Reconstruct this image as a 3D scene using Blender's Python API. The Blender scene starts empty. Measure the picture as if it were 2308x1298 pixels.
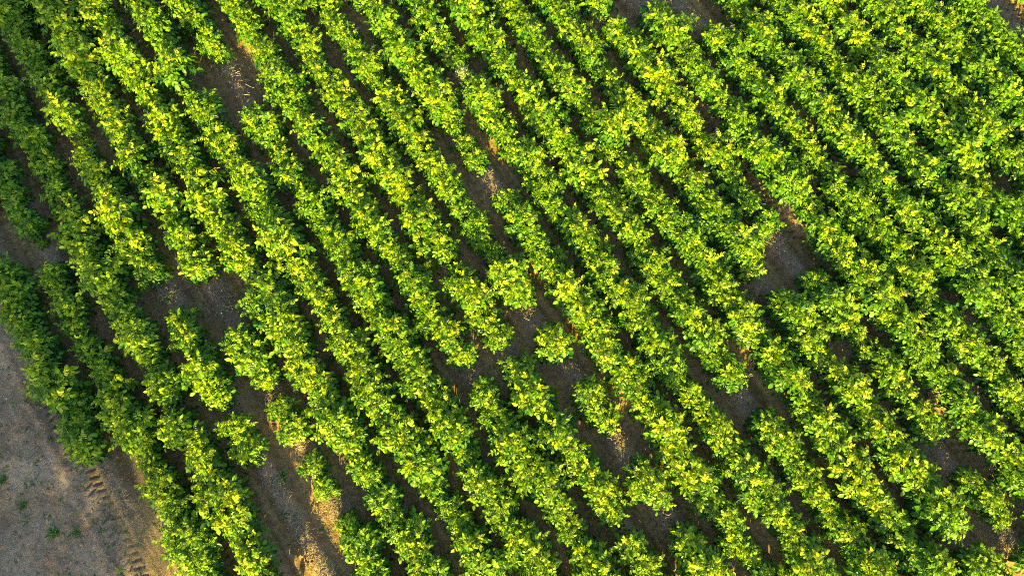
import bpy, math, random
import numpy as np

# ------------------------------------------------------------------ camera, sky, sun, exposure
sc = bpy.context.scene
C = sc.collection
CAM_H = 12.09
TILT = math.radians(13.0)
cam_data = bpy.data.cameras.new("camera")
cam_data.lens = 24.0
cam_data.sensor_width = 36.0
cam_data.clip_start = 0.1
cam_data.clip_end = 2000.0
cam = bpy.data.objects.new("camera", cam_data)
cam.location = (0, 0, CAM_H)
cam.rotation_euler = (TILT, 0, 0)
C.objects.link(cam)
sc.camera = cam

SUN_EL = math.radians(17.0)
SUN_AZ = math.radians(182.0)            # compass style: 180 = from -Y, a little from the left
world = bpy.data.worlds.new("World")
sc.world = world
world.use_nodes = True
wn = world.node_tree
wn.nodes.clear()
sky = wn.nodes.new("ShaderNodeTexSky")
sky.sky_type = 'NISHITA'
sky.sun_disc = False
sky.sun_elevation = SUN_EL
sky.sun_rotation = SUN_AZ
bg = wn.nodes.new("ShaderNodeBackground")
bg.inputs[1].default_value = 0.072
wo = wn.nodes.new("ShaderNodeOutputWorld")
wn.links.new(sky.outputs[0], bg.inputs[0])
wn.links.new(bg.outputs[0], wo.inputs[0])

sl = bpy.data.lights.new("sun", 'SUN')
sl.energy = 5.0
sl.angle = math.radians(0.6)
sl.color = (1.0, 0.77, 0.18)
sun = bpy.data.objects.new("sun", sl)
C.objects.link(sun)
from mathutils import Vector
sdir = Vector((math.sin(SUN_AZ) * math.cos(SUN_EL), math.cos(SUN_AZ) * math.cos(SUN_EL), math.sin(SUN_EL)))
sun.rotation_euler = sdir.to_track_quat('Z', 'Y').to_euler()
sun.location = (0, -20, 15)

sc.view_settings.view_transform = 'Standard'
sc.view_settings.look = 'None'
sc.view_settings.exposure = 2.5
sc.view_settings.gamma = 1.0
sc.render.engine = 'CYCLES'
sc.cycles.use_denoising = False
sc.cycles.filter_width = 1.0
sc.cycles.max_bounces = 6
sc.cycles.diffuse_bounces = 3
sc.cycles.transmission_bounces = 3
sc.cycles.glossy_bounces = 2

# ------------------------------------------------------------------ helpers
rng = np.random.default_rng(7)
random.seed(7)
F = 1539.0                               # focal length in photo pixels (2308 wide)
CT, ST = math.cos(TILT), math.sin(TILT)


def ground_at(u, v, z=0.0):
    """photo pixel -> point on the level z"""
    a = (u - 1154.0) / F
    b = -(v - 649.0) / F
    dy = b * CT + ST
    dz = b * ST - CT
    t = (CAM_H - z) / -dz
    return np.array((a * t, dy * t))


def pixel_of(x, y, z=0.0):
    dy, dz = y, z - CAM_H
    yc = dy * CT + dz * ST
    zc = -dy * ST + dz * CT
    return 1154.0 + F * x / -zc, 649.0 - F * yc / -zc


# crop row system: all rows share one heading, 0.75 m apart
HEAD = math.radians(33.3)
RD = np.array((-math.sin(HEAD), math.cos(HEAD)))      # along a row (towards upper left)
RN = np.array((math.cos(HEAD), math.sin(HEAD)))       # across the rows
ROW_X0, ROW_SP = -9.0, 111.0                            # furrow 0 and spacing on pixel line 649
_f0 = ground_at(ROW_X0, 649) @ RN
_f1 = ground_at(ROW_X0 + 10 * ROW_SP, 649) @ RN
SP = (_f1 - _f0) / 10.0


def row_coord(x, y):
    """0 at the headland furrow, k at furrow k, k + 0.5 on ridge k"""
    return (x * RN[0] + y * RN[1] - _f0) / SP


def row_point(c, t):
    return RN * (_f0 + c * SP) + RD * t


def vnoise(x, y, scale, seed):
    r = np.random.default_rng(seed)
    n = 256
    g = r.random((n, n))
    xs, ys = x / scale, y / scale
    xi, yi = np.floor(xs).astype(int), np.floor(ys).astype(int)
    fx, fy = xs - xi, ys - yi
    fx, fy = fx * fx * (3 - 2 * fx), fy * fy * (3 - 2 * fy)
    a = g[xi % n, yi % n]; b = g[(xi + 1) % n, yi % n]
    c = g[xi % n, (yi + 1) % n]; d = g[(xi + 1) % n, (yi + 1) % n]
    return (a * (1 - fx) + b * fx) * (1 - fy) + (c * (1 - fx) + d * fx) * fy - 0.5


def sstep(a, b, x):
    t = np.clip((x - a) / (b - a), 0, 1)
    return t * t * (3 - 2 * t)


def ridge_mask(x, y):
    c = row_coord(x, y) + 0.06 * vnoise(x, y, 1.3, 3)
    f = np.abs(c - np.round(c))                       # 0 in furrow, 0.5 on the ridge
    field = sstep(0.05, 0.35, c)
    # the ridge of the first row peters out below its last plant
    end = sstep(-1.9, -0.7, x * RD[0] + y * RD[1] - FIRST_END)
    first = 1 - sstep(0.95, 1.05, c)
    field = field * (1 - first * (1 - end))
    return sstep(0.12, 0.42, f) * field, c


FIRST_END = ground_at(215, 1010) @ RD


def tread(x, y, c0, half):
    """wheel track pressed in furrow c0: returns track mask and lug relief"""
    c = (row_coord(x, y) - c0) * SP
    t = x * RD[0] + y * RD[1]
    c = c + 0.02 * np.sin(t * 1.7)
    m = 1 - sstep(half * 0.8, half * 1.1, np.abs(c))
    side = np.where(c > 0, 0.5, 0.0)
    ph = t / 0.135 + side + np.abs(c) * 2.2 + .25 * vnoise(x, y, .25, 19)
    lug = sstep(0.22, 0.42, np.abs((ph % 1.0) - 0.5) * 2)
    return m, m * (-0.035 + 0.038 * lug)


def ground_z(x, y):
    x = np.asarray(x, float); y = np.asarray(y, float)
    r, c = ridge_mask(x, y)
    z = 0.13 * r
    n1 = vnoise(x, y, 0.9, 11)
    n2 = vnoise(x, y, 0.22, 12)
    n3 = vnoise(x, y, 0.085, 13)
    n4 = vnoise(x, y, 0.04, 14)
    rough = 0.25 + 0.75 * np.maximum(r, sstep(0.25, -0.35, c))
    z = z + 0.03 * n1 + rough * (0.030 * n2 + 0.018 * n3 + 0.012 * n4)
    # long drag marks along the furrow bottoms
    cs = x * RN[0] + y * RN[1]
    ts = x * RD[0] + y * RD[1]
    z = z + 0.012 * vnoise(cs, ts * 0.05, 0.05, 15) * (1 - r)
    # headland: nearly level, a shallow berm beside the wheel track
    z = z + 0.03 * np.exp(-((c + 0.42) / 0.12) ** 2)
    for c0, half, seed in ((-0.02, 0.16, 1), (2.0, 0.16, 2), (17.0, 0.16, 3), (25.8, 0.2, 4)):
        m, h = tread(x, y, c0, half)
        wear = sstep(-0.2, 0.2, vnoise(x, y, 0.5, 30 + seed) + .5 * vnoise(x, y, .13, 36 + seed))
        z = z + h * (0.3 + 0.7 * wear)
    fade = sstep(40, 14, np.hypot(x, y - 3))
    return z * fade


def set_props(o, label=None, cat=None, group=None, kind=None):
    if label: o["label"] = label
    if cat: o["category"] = cat
    if group: o["group"] = group
    if kind: o["kind"] = kind
    return o


def mesh_from(name, verts, faces, mat=None, smooth=True, attrs=None):
    """verts (n,3) array, faces (m,k) array"""
    me = bpy.data.meshes.new(name)
    verts = np.asarray(verts, dtype=np.float32)
    faces = np.asarray(faces, dtype=np.int32)
    me.vertices.add(len(verts)); me.vertices.foreach_set("co", verts.ravel())
    k = faces.shape[1]
    me.loops.add(faces.size); me.loops.foreach_set("vertex_index", faces.ravel())
    me.polygons.add(len(faces))
    me.polygons.foreach_set("loop_start", np.arange(0, faces.size, k, dtype=np.int32))
    me.update(calc_edges=True)
    me.validate()
    if smooth:
        me.polygons.foreach_set("use_smooth", np.ones(len(me.polygons), dtype=bool))
    for an, av in (attrs or {}).items():
        at = me.attributes.new(an, 'FLOAT', 'POINT')
        at.data.foreach_set("value", np.asarray(av, dtype=np.float32))
    if mat: me.materials.append(mat)
    return me


def link(name, me, parent=None):
    o = bpy.data.objects.new(name, me)
    C.objects.link(o)
    if parent: o.parent = parent
    return o


# ------------------------------------------------------------------ materials
def new_mat(name):
    m = bpy.data.materials.new(name); m.use_nodes = True
    nt = m.node_tree; nt.nodes.clear()
    return m, nt, nt.nodes, nt.links


def noise_node(N, L, vec, scale, detail=4, rough=0.6):
    n = N.new("ShaderNodeTexNoise")
    n.inputs["Scale"].default_value = scale
    n.inputs["Detail"].default_value = detail
    n.inputs["Roughness"].default_value = rough
    if vec: L.new(vec, n.inputs["Vector"])
    return n


def ramp(N, L, fac, stops):
    r = N.new("ShaderNodeValToRGB")
    els = r.color_ramp.elements
    while len(els) < len(stops): els.new(0.5)
    for e, (p, c) in zip(els, stops):
        e.position = p; e.color = (*c, 1)
    L.new(fac, r.inputs[0])
    return r


def mixc(N, L, fac, a, b, mode='MIX'):
    m = N.new("ShaderNodeMix"); m.data_type = 'RGBA'; m.blend_type = mode
    if isinstance(fac, float): m.inputs[0].default_value = fac
    else: L.new(fac, m.inputs[0])
    for s, i in ((a, 6), (b, 7)):
        if isinstance(s, tuple): m.inputs[i].default_value = (*s, 1)
        else: L.new(s, m.inputs[i])
    return m.outputs[2]


def soil_material():
    m, nt, N, L = new_mat("soil")
    geo = N.new("ShaderNodeNewGeometry")
    pos = geo.outputs["Position"]
    rid = N.new("ShaderNodeAttribute"); rid.attribute_name = "ridge"
    sand = N.new("ShaderNodeAttribute"); sand.attribute_name = "sand"
    nb = noise_node(N, L, pos, 1.4, 5, .6)
    nm = noise_node(N, L, pos, 9, 5, .65)
    nf = noise_node(N, L, pos, 55, 4, .7)
    base = ramp(N, L, nb.outputs[0], [(.3, (.205, .140, .082)), (.5, (.275, .20, .125)), (.7, (.34, .26, .17))])
    furrow = ramp(N, L, nm.outputs[0], [(.3, (.21, .14, .060)), (.7, (.30, .21, .095))])
    col = mixc(N, L, rid.outputs["Fac"], furrow.outputs[0], base.outputs[0])
    med = ramp(N, L, nm.outputs[0], [(.3, (.72, .70, .68)), (.5, (1, 1, 1)), (.72, (1.25, 1.22, 1.2))])
    col = mixc(N, L, .85, col, med.outputs[0], 'MULTIPLY')
    stk = N.new("ShaderNodeAttribute"); stk.attribute_name = "streak"
    sr = ramp(N, L, stk.outputs["Fac"], [(.2, (.62, .6, .58)), (.5, (1, 1, 1)), (.8, (1.4, 1.36, 1.25))])
    col = mixc(N, L, .9, col, sr.outputs[0], 'MULTIPLY')
    fine = ramp(N, L, nf.outputs[0], [(.34, (.42, .42, .43)), (.5, (1, 1, 1)), (.66, (1.75, 1.68, 1.6))])
    col = mixc(N, L, .8, col, fine.outputs[0], 'MULTIPLY')
    sd = ramp(N, L, nf.outputs[0], [(.35, (.12, .09, .06)), (.5, (.24, .18, .10)), (.65, (.33, .26, .15))])
    col = mixc(N, L, sand.outputs["Fac"], col, sd.outputs[0])
    # scattered pale grit
    vo = N.new("ShaderNodeTexVoronoi"); vo.inputs["Scale"].default_value = 26
    L.new(pos, vo.inputs["Vector"])
    lt = N.new("ShaderNodeMath"); lt.operation = 'LESS_THAN'; lt.inputs[1].default_value = .16
    L.new(vo.outputs["Distance"], lt.inputs[0])
    sep = N.new("ShaderNodeSeparateColor"); L.new(vo.outputs["Color"], sep.inputs[0])
    gt = N.new("ShaderNodeMath"); gt.operation = 'GREATER_THAN'; gt.inputs[1].default_value = .72
    L.new(sep.outputs[0], gt.inputs[0])
    mu = N.new("ShaderNodeMath"); mu.operation = 'MULTIPLY'
    L.new(lt.outputs[0], mu.inputs[0]); L.new(gt.outputs[0], mu.inputs[1])
    mu2 = N.new("ShaderNodeMath"); mu2.operation = 'MULTIPLY'
    L.new(mu.outputs[0], mu2.inputs[0]); L.new(rid.outputs["Fac"], mu2.inputs[1])
    grit = ramp(N, L, sep.outputs[1], [(.2, (.34, .27, .21)), (.6, (.4, .38, .36)), (.95, (.6, .6, .6))])
    col = mixc(N, L, mu2.outputs[0], col, grit.outputs[0])
    # thin green film of tiny seedlings and algae
    ng = noise_node(N, L, pos, 2.3, 6, .7)
    gm = ramp(N, L, ng.outputs[0], [(.56, (0, 0, 0)), (.72, (.55, .55, .55))])
    gm2 = mixc(N, L, 1.0, gm.outputs[0], rid.outputs["Color"], 'MULTIPLY')
    col = mixc(N, L, gm2, col, (.07, .095, .05))
    b = N.new("ShaderNodeBsdfPrincipled")
    b.inputs["Roughness"].default_value = .95
    b.inputs["Specular IOR Level"].default_value = .15
    L.new(col, b.inputs["Base Color"])
    bmp = N.new("ShaderNodeBump"); bmp.inputs["Strength"].default_value = .9; bmp.inputs["Distance"].default_value = .03
    ad = N.new("ShaderNodeMath"); ad.operation = 'ADD'
    nh = noise_node(N, L, pos, 30, 6, .75)
    ml = N.new("ShaderNodeMath"); ml.operation = 'MULTIPLY'; ml.inputs[1].default_value = .5
    L.new(nf.outputs[0], ml.inputs[0])
    L.new(nh.outputs[0], ad.inputs[0]); L.new(ml.outputs[0], ad.inputs[1])
    L.new(ad.outputs[0], bmp.inputs["Height"])
    L.new(bmp.outputs[0], b.inputs["Normal"])
    o = N.new("ShaderNodeOutputMaterial"); L.new(b.outputs[0], o.inputs[0])
    return m


def leaf_material(name, dark, mid, young_lit, trans, tfac=.35, rough=.42):
    m, nt, N, L = new_mat(name)
    tone = N.new("ShaderNodeAttribute"); tone.attribute_name = "tone"
    geo = N.new("ShaderNodeNewGeometry")
    r = ramp(N, L, tone.outputs["Fac"], [(0, dark), (.5, mid), (.93, young_lit), (.96, (.42, .36, .06))])
    nz = noise_node(N, L, geo.outputs["Position"], .55, 2, .5)
    rr = ramp(N, L, nz.outputs[0], [(.32, (.78, .9, .9)), (.68, (1.2, 1.1, 1.0))])
    col = mixc(N, L, 1.0, r.outputs[0], rr.outputs[0], 'MULTIPLY')
    hv = N.new("ShaderNodeHueSaturation")
    mr = N.new("ShaderNodeMapRange")
    mr.inputs[3].default_value = .7; mr.inputs[4].default_value = 1.3
    L.new(geo.outputs["Random Per Island"], mr.inputs[0])
    L.new(mr.outputs[0], hv.inputs["Value"]); L.new(col, hv.inputs["Color"])
    b = N.new("ShaderNodeBsdfPrincipled")
    b.inputs["Roughness"].default_value = rough
    b.inputs["Specular IOR Level"].default_value = .3
    L.new(hv.outputs[0], b.inputs["Base Color"])
    t = N.new("ShaderNodeBsdfTranslucent")
    tc = mixc(N, L, 1.0, hv.outputs[0], trans, 'MULTIPLY')
    L.new(tc, t.inputs["Color"])
    mx = N.new("ShaderNodeMixShader"); mx.inputs[0].default_value = tfac
    L.new(b.outputs[0], mx.inputs[1]); L.new(t.outputs[0], mx.inputs[2])
    o = N.new("ShaderNodeOutputMaterial"); L.new(mx.outputs[0], o.inputs[0])
    return m


def plain_material(name, cols, rough=.8, scale=20):
    m, nt, N, L = new_mat(name)
    geo = N.new("ShaderNodeNewGeometry")
    r = ramp(N, L, geo.outputs["Random Per Island"], cols)
    nz = noise_node(N, L, geo.outputs["Position"], scale, 3, .6)
    rr = ramp(N, L, nz.outputs[0], [(.3, (.8, .8, .8)), (.7, (1.15, 1.15, 1.15))])
    col = mixc(N, L, 1.0, r.outputs[0], rr.outputs[0], 'MULTIPLY')
    b = N.new("ShaderNodeBsdfPrincipled"); b.inputs["Roughness"].default_value = rough
    b.inputs["Specular IOR Level"].default_value = .2
    L.new(col, b.inputs["Base Color"])
    o = N.new("ShaderNodeOutputMaterial"); L.new(b.outputs[0], o.inputs[0])
    return m


M_SOIL = soil_material()
M_LEAF = leaf_material("potato_leaf", (.008, .080, .007), (.10, .225, .005), (.38, .49, .006), (2.2, 1.5, .3), .34)  # leaf age and painted light: shaded green low, sunlit yellow at the tops
M_PALE = leaf_material("pale_leaf", (.16, .26, .06), (.42, .5, .2), (.6, .62, .36), (1.2, 1.1, .7), .3)
M_STEM = plain_material("stem", [(0, (.09, .16, .03)), (1, (.16, .2, .05))], .6)
M_WEED = leaf_material("weed_leaf", (.03, .10, .03), (.06, .16, .035), (.12, .22, .03), (1.6, 1.2, .6), .3, .6)
M_STRAW = plain_material("straw", [(0, (.17, .13, .08)), (.5, (.30, .24, .15)), (1, (.45, .39, .28))], .9)
M_STONE = plain_material("stone", [(0, (.12, .10, .085)), (.6, (.2, .165, .135)), (.9, (.33, .28, .24)), (1, (.55, .53, .5))], .85)
M_CLOD = plain_material("clod", [(0, (.16, .11, .065)), (.6, (.22, .155, .09)), (1, (.29, .21, .13))], .95)
M_BARK = plain_material("bark", [(0, (.12, .09, .06)), (1, (.16, .12, .08))], .9)

# ------------------------------------------------------------------ ground: one sheet, fine under the camera
def axis(a, b, step, far):
    core = np.arange(a, b + 1e-6, step)
    out = []
    d, p = step, 0.0
    while p < far:
        d *= 1.18; p += d; out.append(p)
    out = np.array(out)
    return np.concatenate(((a - out)[::-1], core, b + out))


gx, gy = axis(-11.2, 11.2, .023, 400), axis(-3.2, 10.2, .023, 400)
GX, GY = np.meshgrid(gx, gy)
GZ = ground_z(GX, GY)
nx, ny = len(gx), len(gy)
idx = np.arange(nx * ny).reshape(ny, nx)
faces = np.stack((idx[:-1, :-1].ravel(), idx[:-1, 1:].ravel(), idx[1:, 1:].ravel(), idx[1:, :-1].ravel()), 1)
rm, cc = ridge_mask(GX, GY)
head = 1 - sstep(-.1, .3, cc)
ridge_attr = np.clip(np.maximum(rm, head) + .2 * vnoise(GX, GY, .2, 40), 0, 1)
tt = GX * RD[0] + GY * RD[1]
sand = sstep(.2, .5, cc) * (1 - sstep(1.1, 1.35, cc)) * (1 - sstep(-1.2, .1, tt - FIRST_END))
cs_ = GX * RN[0] + GY * RN[1]
streak = .5 + (1 - ridge_attr) * (.55 * vnoise(cs_ + .05 * vnoise(GX, GY, .8, 44), tt * .04, .07, 42) + .35 * vnoise(cs_, tt * .06, .03, 43)) \
    + ridge_attr * .35 * vnoise(GX, GY, .45, 45)
sand = np.clip(sand * (.8 + .9 * vnoise(GX, GY, .3, 41)), 0, 1) * .8
gme = mesh_from("ground", np.stack((GX.ravel(), GY.ravel(), GZ.ravel()), 1), faces, M_SOIL,
                attrs={"ridge": ridge_attr.ravel(), "sand": sand.ravel(), "streak": streak.ravel()})
set_props(link("ground", gme), kind="structure")

# ------------------------------------------------------------------ potato plants
LT_V = np.array([0, .3, .7, 1.0])
LT_W = np.array([.10, .47, .38, .02])


def leaflet_batch(P, D, U, Ln, Wd, fold, droop, tone):
    """P origin, D direction, U up, all (n,3): returns verts, faces, tone"""
    n = len(P)
    S = np.cross(D, U)
    S /= np.linalg.norm(S, axis=1, keepdims=True) + 1e-9
    U = np.cross(S, D)
    V = np.zeros((n, 4, 3, 3))
    for j, (t, w) in enumerate(zip(LT_V, LT_W)):
        base = P + D * (Ln * (t - .08 * droop * t * t))[:, None] - U * (Ln * droop * t * t)[:, None]
        for k, s in enumerate((-1, 0, 1)):
            V[:, j, k] = base + S * (s * w * Wd)[:, None] + U * (abs(s) * w * Wd * fold)[:, None]
    V = V.reshape(n, 12, 3)
    q = []
    for j in range(3):
        for k in range(2):
            a = j * 3 + k
            q.append((a, a + 1, a + 4, a + 3))
    q = np.array(q)
    Fc = (q[None] + (np.arange(n) * 12)[:, None, None]).reshape(-1, 4)
    return V.reshape(-1, 3), Fc, np.repeat(tone, 12)


def tube(pts, radii, sides=5):
    pts = np.array(pts); vs, fs = [], []
    for i, p in enumerate(pts):
        d = pts[min(i + 1, len(pts) - 1)] - pts[max(i - 1, 0)]
        d = d / (np.linalg.norm(d) + 1e-9)
        a = np.cross(d, (0.3, 1, .1)); a /= np.linalg.norm(a); b = np.cross(d, a)
        for k in range(sides):
            an = 2 * math.pi * k / sides
            vs.append(p + radii[i] * (math.cos(an) * a + math.sin(an) * b))
    for i in range(len(pts) - 1):
        for k in range(sides):
            k2 = (k + 1) % sides
            fs.append((i * sides + k, i * sides + k2, (i + 1) * sides + k2, (i + 1) * sides + k))
    return np.array(vs), np.array(fs)


def join(parts):
    vs, fs, ts, o = [], [], [], 0
    for p in parts:
        vs.append(p[0]); fs.append(p[1] + o); o += len(p[0])
        if len(p) > 2: ts.append(p[2])
    return np.concatenate(vs), np.concatenate(fs), (np.concatenate(ts) if ts else None)


def make_plant_arrays(seed, nst=7, spread=.25, height=.46, leaf=1.0):
    r = np.random.default_rng(seed)
    P, D, U, Ln, Wd, Fo, Dr, To = [], [], [], [], [], [], [], []
    stems = []
    for s in range(nst):
        az = 2 * math.pi * s / nst + r.normal(0, .35)
        rad = spread * (r.uniform(.25, 1.15) if s else .1)
        top = np.array((math.cos(az) * rad, math.sin(az) * rad, height * (1.05 - 1.6 * rad * rad) * r.uniform(.82, 1.08)))
        root = np.array((math.cos(az) * .03, math.sin(az) * .03, -.04))
        mid = root * .45 + top * .55 + np.array((0, 0, .05)); mid[:2] *= .8
        tp = [root, root * .75 + mid * .25 + (0, 0, .02), mid, mid * .4 + top * .6 + (0, 0, .01), top]
        stems.append(tube(tp, [.009, .008, .007, .006, .004]))
        nl = r.integers(15, 18)
        for i in range(nl):
            h = (i + .5) / nl
            f = .35 + .65 * h
            p = root * (1 - f) ** 2 + 2 * f * (1 - f) * mid + f * f * top
            la = az + i * 2.4 + r.normal(0, .35)
            if h < .5:                                    # lower leaves reach outwards
                la = az + r.normal(0, .95)
            ll = leaf * (.235 - .10 * h) * r.uniform(.8, 1.2)
            el = math.radians(4 + 36 * h ** 1.6 + r.normal(0, 11))
            tone0 = np.clip(.08 + .62 * h ** 1.2 + r.normal(0, .12), 0, .9)  # higher leaves are younger and coloured as if sunlit, low ones as if shaded
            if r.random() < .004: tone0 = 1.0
            d = np.array((math.cos(la) * math.cos(el), math.sin(la) * math.cos(el), math.sin(el)))
            bend = .35 + .5 * (1 - h)
            side = np.array((-math.sin(la), math.cos(la), 0))
            stems.append(tube([p, p + d * ll * .5 + (0, 0, -bend * ll * .12), p + d * ll + (0, 0, -bend * ll * .5)],
                              [.0035, .003, .002], 3))
            for t, sg in ((.3, 1), (.3, -1), (.55, 1), (.55, -1), (.8, 1), (.8, -1), (1, 0)):
                q = p + d * ll * t + np.array((0, 0, -bend * ll * .5 * t * t))
                dd = d + np.array((0, 0, -bend * t)); dd /= np.linalg.norm(dd)
                if sg:
                    a = math.radians(r.uniform(48, 70))
                    ld = dd * math.cos(a) + side * sg * math.sin(a)
                    ln = leaf * (.050 + .031 * t) * r.uniform(.8, 1.2) * (1 - .35 * h)
                else:
                    ld = dd; ln = leaf * .096 * r.uniform(.8, 1.2) * (1 - .35 * h)
                ld = ld + r.normal(0, .16, 3); ld /= np.linalg.norm(ld)
                up = np.cross(dd, side) * -1
                if up[2] < 0: up = -up
                up = up + np.array((q[0], q[1], 0)) * 1.6 + r.normal(0, .30, 3)
                P.append(q); D.append(ld); U.append(up); Ln.append(ln); Wd.append(ln * r.uniform(.6, .8))
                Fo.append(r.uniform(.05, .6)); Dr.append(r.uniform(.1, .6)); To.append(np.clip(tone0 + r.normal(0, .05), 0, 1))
    fol = leaflet_batch(np.array(P), np.array(D), np.array(U), np.array(Ln), np.array(Wd), np.array(Fo), np.array(Dr), np.array(To))
    sv, sf, _ = join(stems)
    return fol, (sv, sf)


NVAR = 10
VAR = []
for k in range(NVAR):
    VAR.append(make_plant_arrays(100 + k, nst=[7, 6, 8, 7, 6, 7, 7, 6, 7, 7][k],
                                 spread=[.235, .20, .255, .22, .21, .245, .23, .22, .20, .245][k],
                                 height=[.40, .37, .41, .35, .42, .38, .40, .36, .40, .38][k]))
SMALL = make_plant_arrays(300, nst=4, spread=.15, height=.3, leaf=.85)
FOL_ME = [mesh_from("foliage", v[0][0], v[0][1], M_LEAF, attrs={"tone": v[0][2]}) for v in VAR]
STEM_ME = [mesh_from("stem", v[1][0], v[1][1], M_STEM) for v in VAR]
SF_ME = mesh_from("foliage", SMALL[0][0], SMALL[0][1], M_LEAF, attrs={"tone": SMALL[0][2]})
SS_ME = mesh_from("stem", SMALL[1][0], SMALL[1][1], M_STEM)
PF_ME = SF_ME.copy(); PF_ME.materials.clear(); PF_ME.materials.append(M_PALE)

# bare stretches of ridge, traced on the photograph: pixel (u0, v0, u1, v1, radius)
BARE = [
    (-10, 540, 35, 600, 26), (250, 1062, 420, 1400, 40),
    (472, 78, 478, 92, 12), (530, 165, 568, 228, 26), (452, 213, 456, 220, 12), (190, 308, 192, 318, 10),
    (112, 393, 122, 410, 12), (88, 530, 96, 545, 8), (114, 582, 126, 602, 12), (160, 690, 164, 695, 6),
    (390, 1085, 392, 1090, 10), (388, 898, 398, 915, 16), (518, 902, 540, 930, 14), (600, 1052, 760, 1330, 40),
    (374, 648, 398, 682, 16), (480, 625, 528, 712, 28), (575, 612, 577, 620, 10), (612, 882, 622, 900, 16),
    (684, 998, 690, 1006, 12), (745, 1120, 768, 1160, 24), (819, 1050, 822, 1056, 10), (878, 1128, 888, 1145, 16),
    (1042, 838, 1062, 882, 18), (1148, 775, 1160, 800, 22), (825, 146, 832, 155, 14), (747, 52, 750, 58, 12),
    (1060, 95, 1075, 112, 14), (1024, 318, 1034, 338, 10), (1082, 388, 1118, 478, 24), (1013, 597, 1020, 610, 14),
    (908, 590, 912, 598, 10), (1015, 805, 1050, 850, 16), (700, 800, 704, 808, 12),
    (1352, 45, 1374, 76, 18), (1380, -30, 1440, 46, 26), (1470, -40, 1580, 90, 28), (1634, 38, 1648, 54, 12),
    (1285, 104, 1302, 132, 20), (1188, 246, 1194, 256, 12), (1485, 392, 1488, 398, 8), (1286, 490, 1300, 514, 14),
    (1462, 502, 1466, 510, 12), (1712, 532, 1776, 612, 28), (1690, 620, 1706, 648, 18), (1182, 692, 1210, 730, 18),
    (1508, 688, 1512, 698, 10), (1270, 826, 1300, 862, 18), (1365, 968, 1396, 1010, 22), (1662, 895, 1692, 946, 22),
    (1325, 1094, 1328, 1100, 8), (1390, 1160, 1398, 1174, 14), (1472, 1138, 1516, 1190, 22), (2000, 2, 2022, 32, 16),
    (2230, -20, 2320, 66, 40), (2122, 256, 2130, 270, 14), (1765, 325, 1785, 350, 16), (1944, 408, 1964, 446, 16),
    (2110, 485, 2160, 552, 18), (2198, 490, 2204, 500, 12), (1900, 775, 1952, 846, 22), (2102, 1004, 2130, 1042, 20),
    (2165, 1108, 2186, 1132, 14), (2215, 1180, 2272, 1240, 20), (2150, 1225, 2176, 1262, 14), (1964, 986, 1970, 996, 14),
    (104, 136, 108, 146, 12), (340, 1036, 352, 1062, 14), (1268, 1186, 1272, 1194, 8),
]
GROW = -3
# plants that stay small, or grow rank: pixel (u, v, radius, factor)
SIZES = [
    (104, 560, 24, .38), (511, 118, 30, .8), (201, 345, 28, .85), (150, 440, 32, .85), (150, 640, 38, .85),
    (369, 1043, 28, .72), (405, 1120, 32, .68), (632, 926, 26, .75), (650, 975, 30, .9), (795, 1150, 34, .78),
    (1591, 66, 26, .55), (2045, 940, 56, .78), (2168, 1080, 34, .75), (2222, 1158, 30, .65), (1060, 365, 38, .75),
    (1020, 298, 24, .65), (1060, 170, 45, .85), (460, 900, 40, .9),
    (1040, 45, 80, 1.1), (2150, 110, 110, 1.1), (1180, 880, 110, 1.12), (1260, 350, 100, 1.1), (1900, 620, 100, 1.08),
    (140, 60, 110, 1.1), (80, 850, 90, 1.08), (220, 960, 60, 1.1), (1735, 560, 90, .85), (1900, 745, 60, .85), (1990, 900, 60, .8), (2110, 1050, 60, .8),
    (1640, 440, 50, .88), (1560, 330, 40, .88), (180, 760, 60, .85), (205, 850, 40, .85),
]


def seg_dist(u, v, g):
    ax, ay, bx, by = g[:4]
    dx, dy = bx - ax, by - ay
    t = max(0, min(1, ((u - ax) * dx + (v - ay) * dy) / (dx * dx + dy * dy + 1e-9)))
    return math.hypot(u - ax - t * dx, v - ay - t * dy)


BARE_ROW = []
for g in BARE:
    q = ground_at((g[0] + g[2]) / 2, (g[1] + g[3]) / 2, .08)
    BARE_ROW.append(int(np.floor(row_coord(q[0], q[1]))))


def row_span(r):
    """every plant spot along ridge r: (t along the row, pixel u, pixel v)"""
    out = []
    t = -14.0 + rng.uniform(0, .3)
    while t < 16:
        x, y = row_point(r + .5, t)
        u, v = pixel_of(x, y, .1)
        if -110 < u < 2420 and -90 < v < 1400:
            out.append((t, u, v))
        t += rng.normal(.365, .035)
    return out


spots = []
for r in range(-1, 27):
    if r < 0: continue
    for t, u, v in row_span(r):
        size = rng.normal(1.02, .14)
        jit = rng.normal(0, .035); tx, ty, zs = rng.normal(0, .09), rng.normal(0, .09), rng.uniform(.82, 1.18); k = int(rng.integers(NVAR)); rz = float(rng.uniform(0, 6.28))
        if any(gr == r and seg_dist(u, v, g) < g[4] + GROW for g, gr in zip(BARE, BARE_ROW)): continue
        if any(gr == r and g[4] + GROW <= seg_dist(u, v, g) < g[4] + 22 for g, gr in zip(BARE, BARE_ROW)): size *= .92
        for uu, vv, rad, f in SIZES:
            if math.hypot(u - uu, v - vv) < rad: size *= f
        x, y = row_point(r + .5 + jit, t)
        spots.append(dict(r=r, t=t, u=u, v=v, x=x, y=y, s=float(np.clip(size, .35, 1.3)), k=k, rz=rz, tx=float(tx), ty=float(ty), zs=float(zs)))

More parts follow.
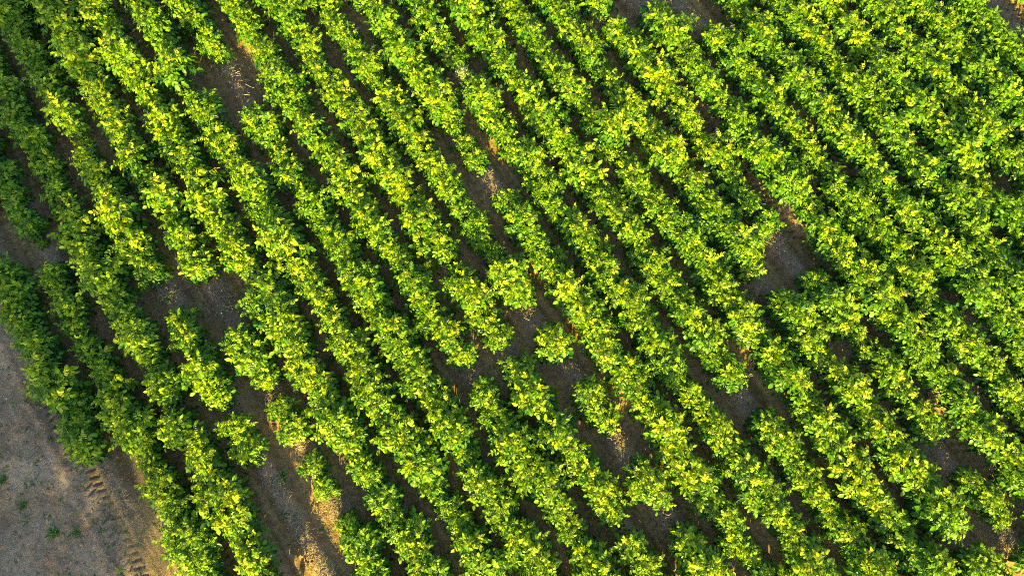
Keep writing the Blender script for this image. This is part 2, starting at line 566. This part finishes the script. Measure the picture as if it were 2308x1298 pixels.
inframe = [s for s in spots if -30 < s["u"] < 2338 and -20 < s["v"] < 1330]
inframe.sort(key=lambda s: -s["v"])
SPECIAL = [(511, 116, "lone round potato plant standing clear in the upper left gap"),
           (1046, 168, "sparse potato plant with bleached whitish leaves near the top centre"),
           (102, 556, "tiny stunted potato plant beside the pale track at the left edge"),
           (203, 350, "potato plant alone between two bare patches near the left edge"),
           (1060, 372, "small potato plant between the weed and the bare patch above centre")]
forced = []
for su, sv, lab in SPECIAL:
    q = min(inframe, key=lambda s: math.hypot(s["u"] - su, s["v"] - sv))
    q["label"] = lab; q["pale"] = "bleached" in lab
    forced.append(q)
ones = forced + [s for s in inframe if not any(s is q for q in forced)][:298 - len(forced)]
ids = set(id(s) for s in ones)
rest = [s for s in spots if id(s) not in ids]
print("plants", len(spots), "in frame", len(inframe))


def make_plant(k, loc, rz, s, tx=0.0, ty=0.0, zs=1.0, pale=False):
    root = bpy.data.objects.new("potato_plant", None); C.objects.link(root)
    root.location = loc; root.rotation_euler = (tx, ty, rz); root.scale = (s, s, s * zs)
    if pale: link("foliage", PF_ME, root); link("stem", SS_ME, root)
    else: link("foliage", FOL_ME[k], root); link("stem", STEM_ME[k], root)
    return root


ORD = ("first second third fourth fifth sixth seventh eighth ninth tenth eleventh twelfth thirteenth fourteenth fifteenth "
       "sixteenth seventeenth eighteenth nineteenth twentieth").split()
ORD += ["twenty-" + w for w in ORD[:9]] + ["thirtieth"]
byrow = {}
for s in ones: byrow.setdefault(s["r"], []).append(s)
for r, ss in sorted(byrow.items()):
    ss.sort(key=lambda s: s["t"])
    rank = {id(s): j for j, s in enumerate([s for s in ss if "label" not in s])}
    for i, s in enumerate(ss):
        look = "large leafy" if s["s"] > 1.08 else ("small" if s["s"] < .85 else "leafy green")
        o = make_plant(s["k"], (s["x"], s["y"], float(ground_z(s["x"], s["y"])) - .01), s["rz"], s["s"], s["tx"], s["ty"], s["zs"], s.get("pale", False))
        if "label" in s:
            set_props(o, s["label"], "potato plant", "potato plants in the crop rows"); continue
        i = rank[id(s)]
        set_props(o, "%s potato plant, %s from the lower end of the %s row from the left" % (look, ORD[i], ORD[r]),
                  "potato plant", "potato plants in the crop rows")

vs, fs, ts, off = [], [], [], 0
for s in rest:
    for part, tn in ((VAR[s["k"]][0], None),):
        v = part[0] * s["s"] * (1, 1, s["zs"])
        v = v + np.stack((v[:, 2] * s["ty"], -v[:, 2] * s["tx"], v[:, 1] * s["tx"] - v[:, 0] * s["ty"]), 1)
        c, n = math.cos(s["rz"]), math.sin(s["rz"])
        w = np.stack((v[:, 0] * c - v[:, 1] * n + s["x"], v[:, 0] * n + v[:, 1] * c + s["y"],
                      v[:, 2] + float(ground_z(s["x"], s["y"])) - .01), 1)
        vs.append(w); fs.append(part[1] + off); ts.append(part[2]); off += len(w)
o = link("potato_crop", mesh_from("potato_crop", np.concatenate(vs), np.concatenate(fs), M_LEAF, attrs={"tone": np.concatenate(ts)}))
set_props(o, "dense rows of leafy potato plants across the upper part of the field", "crop", kind="stuff")

# ------------------------------------------------------------------ litter on the ground
def on_ground(u, v):
    p = ground_at(u, v)
    return float(p[0]), float(p[1])


def blob(r, rad):
    """an irregular lump: two-ring closed shape"""
    vs = [(0, 0, rad * r.uniform(.5, .8))]
    for ring, (h, w) in enumerate(((.35, .8), (-.15, 1.0))):
        for k in range(5):
            a = 2 * math.pi * (k + .5 * ring) / 5
            q = rad * w * r.uniform(.75, 1.2)
            vs.append((math.cos(a) * q, math.sin(a) * q, rad * h * r.uniform(.7, 1.2)))
    vs.append((0, 0, -rad * .5))
    fs = []
    for k in range(5):
        k2 = (k + 1) % 5
        fs += [(0, 1 + k, 1 + k2), (1 + k, 6 + k, 1 + k2), (1 + k2, 6 + k, 6 + k2), (11, 6 + k2, 6 + k)]
    v = np.array(vs); v[:, 0] *= r.uniform(.7, 1.3)
    a = r.uniform(0, 6.28); c, n = math.cos(a), math.sin(a)
    return np.stack((v[:, 0] * c - v[:, 1] * n, v[:, 0] * n + v[:, 1] * c, v[:, 2]), 1), np.array(fs)


def scatter_blobs(name, pts, radf, mat, label, cat, seed):
    r = np.random.default_rng(seed)
    tmpl = [blob(r, 1.0) for _ in range(24)]
    vs, fs, o = [], [], 0
    z = ground_z(pts[:, 0], pts[:, 1])
    for (x, y), zz in zip(pts, z):
        v, f = tmpl[r.integers(24)]
        q = radf(r)
        vs.append(v * q + (x, y, zz + q * .15)); fs.append(f + o); o += len(v)
    ob = link(name, mesh_from(name, np.concatenate(vs), np.concatenate(fs), mat, smooth=False))
    set_props(ob, label, cat, kind="stuff")


def field_points(n, seed, u0=-60, u1=2370, v0=-60, v1=1360):
    r = np.random.default_rng(seed)
    u = r.uniform(u0, u1, n); v = r.uniform(v0, v1, n)
    return np.array([ground_at(a, b) for a, b in zip(u, v)])


def bare_points(n, seed, widen=34):
    """points on the gaps of the rows, weighted by their size"""
    r = np.random.default_rng(seed)
    w = np.array([(math.hypot(g[2] - g[0], g[3] - g[1]) + 50) * (g[4] + 20) for g in BARE])
    w /= w.sum()
    out = []
    for i in r.choice(len(BARE), n, p=w):
        g = BARE[i]; t = r.uniform(-.15, 1.15)
        u = g[0] + (g[2] - g[0]) * t + r.normal(0, .5) * widen
        v = g[1] + (g[3] - g[1]) * t + r.normal(0, .5) * widen
        out.append(ground_at(u, v))
    return np.array(out)


pts = field_points(16000, 51)
m, c = ridge_mask(pts[:, 0], pts[:, 1])
rr_ = np.random.default_rng(52).random(len(pts))
keep = (m > .35) | (c < .1)
keep &= rr_ < .25 + .75 * np.clip(vnoise(pts[:, 0], pts[:, 1], .5, 53) + .5, 0, 1)
scatter_blobs("pebbles", pts[keep][:7000], lambda r: float(np.clip(r.lognormal(-4.9, .45), .004, .022)), M_STONE,
              "small pale stones and grit scattered over the bare soil", "pebbles", 54)
pts = field_points(5500, 55)
m, c = ridge_mask(pts[:, 0], pts[:, 1])
keep = (m > .25) | (c < .1)
scatter_blobs("soil_clods", pts[keep], lambda r: float(np.clip(r.lognormal(-4.3, .45), .008, .04)) , M_CLOD,
              "crumbly brown clods of earth lying over the field", "soil clods", 56)

# straw and dead haulm
r = np.random.default_rng(60)
pts = np.concatenate((bare_points(9000, 61), field_points(1200, 62)))
m, c = ridge_mask(pts[:, 0], pts[:, 1])
pts = pts[(m > .3)]
HEAPS = [(392, 905, 40, 260), (498, 690, 38, 320), (424, 655, 22, 120), (615, 888, 34, 260), (686, 998, 24, 160),
         (762, 1150, 40, 320), (574, 606, 30, 220), (820, 1052, 26, 180), (1748, 540, 30, 160), (1702, 500, 30, 140),
         (700, 795, 20, 120), (1500, 1160, 36, 220), (540, 190, 34, 200), (496, 165, 20, 70), (1192, 700, 24, 90),
         (372, 655, 22, 110), (1288, 500, 20, 80), (1062, 100, 20, 70), (1380, 980, 26, 120), (2240, 1205, 26, 100)]
heap_lift = np.zeros(len(pts))
for hu, hv, hr, hn in HEAPS:
    q = np.array([ground_at(hu + r.normal(0, .5) * hr, hv + r.normal(0, .7) * hr) for _ in range(hn)])
    pts = np.concatenate((pts, q)); heap_lift = np.concatenate((heap_lift, np.abs(r.normal(0, .05, hn))))
z = ground_z(pts[:, 0], pts[:, 1])
vs, fs = [], []
for i, ((x, y), zz) in enumerate(zip(pts, z)):
    ln = float(np.clip(r.lognormal(-2.75, .5), .02, .22)); w = r.uniform(.0015, .0045)
    a = r.uniform(0, math.pi); tz = r.normal(0, .12)
    b_ = r.normal(0, .25)
    o = len(vs)
    for k in (-1, 0, 1):
        aa = a + b_ * k
        px, py = x + math.cos(aa) * ln * .5 * k, y + math.sin(aa) * ln * .5 * k
        pz = zz + heap_lift[i] + .012 + tz * ln * .5 * k + (.012 if k == 0 else 0)
        sx, sy = -math.sin(aa) * w, math.cos(aa) * w
        vs += [(px - sx, py - sy, pz), (px + sx, py + sy, pz), (px, py, pz + w * 1.5)]
    for k in (0, 3):
        p = o + k
        fs += [(p, p + 3, p + 5, p + 2), (p + 1, p + 2, p + 5, p + 4), (p, p + 1, p + 4, p + 3)]
ob = link("dry_straw", mesh_from("dry_straw", vs, fs, M_STRAW, smooth=False))
set_props(ob, "bleached straw and dead stalks lying in the gaps of the rows", "straw", kind="stuff")


# ------------------------------------------------------------------ weeds, one thing each
def weed_mesh(seed, n, ln, el_mean):
    r = np.random.default_rng(seed)
    az = r.uniform(0, 6.28, n); el = np.radians(r.normal(el_mean, 14, n))
    D = np.stack((np.cos(az) * np.cos(el), np.sin(az) * np.cos(el), np.sin(el)), 1)
    P = np.stack((r.normal(0, .02, n), r.normal(0, .02, n), np.full(n, -.01)), 1)
    U = np.tile((0, 0, 1.0), (n, 1)) + r.normal(0, .1, (n, 3))
    L_ = ln * r.uniform(.5, 1.15, n)
    v, f, t = leaflet_batch(P, D, U, L_, L_ * r.uniform(.10, .16, n), np.full(n, .3), r.uniform(.1, .6, n), np.clip(r.normal(.5, .25, n), 0, 1))
    return mesh_from("weed_tuft", v, f, M_WEED, attrs={"tone": t})


WEEDS = [
    (50, 1137, 1.1, "dark green grass tuft, largest on the bare headland"),
    (58, 1172, .8, "yellowish grass tuft just below the dark green one"),
    (122, 1200, 1.2, "bluish green weed on the headland, left of two small tufts"),
    (176, 1196, .8, "pale grass tuft between the bluish weed and the wheel track"),
    (233, 1198, .8, "small green tuft beside the headland wheel track"),
    (4, 1082, 1.0, "grass tuft at the left edge above the dark green tuft"),
    (116, 990, .6, "thin green tuft level with the last plants of the first row"),
    (266, 1290, 1.3, "broad yellow green tuft at the foot of the wheel track"),
    (62, 900, .6, "faint tuft on the headland beside the first crop row"),
    (12, 580, .9, "low green weed at the left edge above the first crop row"),
    (648, 1152, 1.0, "lone yellowish weed in the long bare strip between the rows"),
    (640, 1072, 1.1, "dark green weed at the head of the long bare strip"),
    (390, 676, 1.1, "green weed at the left side of the big straw patch"),
    (1022, 335, 1.4, "dark green weed in the small gap above centre"),
    (1950, 808, 1.3, "small weed alone in the bare gap on the right"),
    (745, 812, 1.0, "dark weed beside the straw in the sixth row"),
]
WM = [weed_mesh(400, 60, .13, 35), weed_mesh(401, 34, .11, 22), weed_mesh(402, 80, .1, 45)]
for i, (u, v, q, lab) in enumerate(WEEDS):
    x, y = on_ground(u, v)
    ob = link("weed_tuft", WM[i % 3])
    ob.location = (x, y, float(ground_z(x, y))); ob.scale = (q, q, q); ob.rotation_euler = (0, 0, i * 1.3)
    set_props(ob, lab, "weed", "weeds on the bare soil")
r = np.random.default_rng(77)
pts = np.concatenate((field_points(110, 70, 0, 260, 820, 1300), bare_points(420, 71, 60)))
vs, fs, ts, o = [], [], [], 0
for (x, y) in pts:
    n = int(r.integers(3, 12))
    az = r.uniform(0, 6.28, n); el = np.radians(r.normal(30, 15, n))
    D = np.stack((np.cos(az) * np.cos(el), np.sin(az) * np.cos(el), np.sin(el)), 1)
    P = np.stack((x + r.normal(0, .03, n), y + r.normal(0, .03, n), np.full(n, float(ground_z(x, y)))), 1)
    L_ = r.uniform(.02, .07, n)
    v, f, t = leaflet_batch(P, D, np.tile((0, 0, 1.0), (n, 1)), L_, L_ * .25, np.full(n, .2), np.full(n, .3), r.uniform(0, 1, n))
    vs.append(v); fs.append(f + o); ts.append(t); o += len(v)
ob = link("weed_seedlings", mesh_from("weed_seedlings", np.concatenate(vs), np.concatenate(fs), M_WEED, attrs={"tone": np.concatenate(ts)}))
set_props(ob, "sparse green seedlings and grass blades sprouting from bare soil", "seedlings", kind="stuff")

# ------------------------------------------------------------------ the tree whose shade lies over the headland
def make_tree(x, y, h, rx, ry, rz, n, seed, label):
    r = np.random.default_rng(seed)
    root = bpy.data.objects.new("shade_tree", None); C.objects.link(root); root.location = (x, y, 0)
    set_props(root, label, "tree")
    cz = h - rz
    parts = [tube([(0, 0, -.2), (.1, 0, cz * .35), (0, .2, cz * .75), (0, 0, cz)], [.38, .3, .24, .14], 10)]
    tips = []
    for i in range(9):
        a = i * 2.4; q = r.uniform(.4, .7)
        e = np.array((math.cos(a) * rx * q, math.sin(a) * ry * q, cz + rz * r.uniform(-.3, .6)))
        s0 = np.array((0, .1, cz * r.uniform(.5, .85)))
        parts.append(tube([s0, s0 * .5 + e * .5 + (0, 0, .4), e], [.15, .09, .03], 6)); tips.append(e)
    tv, tf, _ = join(parts)
    link("trunk", mesh_from("trunk", tv, tf, M_BARK), root)
    d = r.normal(0, 1, (n, 3)); d /= np.linalg.norm(d, axis=1, keepdims=True)
    rad = r.uniform(.25, 1, n) ** .4
    lump = 1 + .12 * np.sin(d[:, 0] * 7 + 1) * np.sin(d[:, 2] * 8) + .08 * np.sin(d[:, 1] * 13)
    P = d * (rad * lump)[:, None] * (rx, ry, rz) + (0, 0, cz)
    D = r.normal(0, 1, (n, 3)); D /= np.linalg.norm(D, axis=1, keepdims=True)
    L_ = r.uniform(.2, .42, n)
    v, f, t = leaflet_batch(P, D, r.normal(0, 1, (n, 3)), L_, L_ * .7, np.full(n, .2), np.full(n, .2), r.uniform(0, .6, n))
    link("crown", mesh_from("crown", v, f, M_WEED, attrs={"tone": t}), root)


make_tree(-16.5, -28, 14.6, 8.6, 5.5, 7.5, 52000, 90, "tall leafy tree shading the bare headland and the first rows")
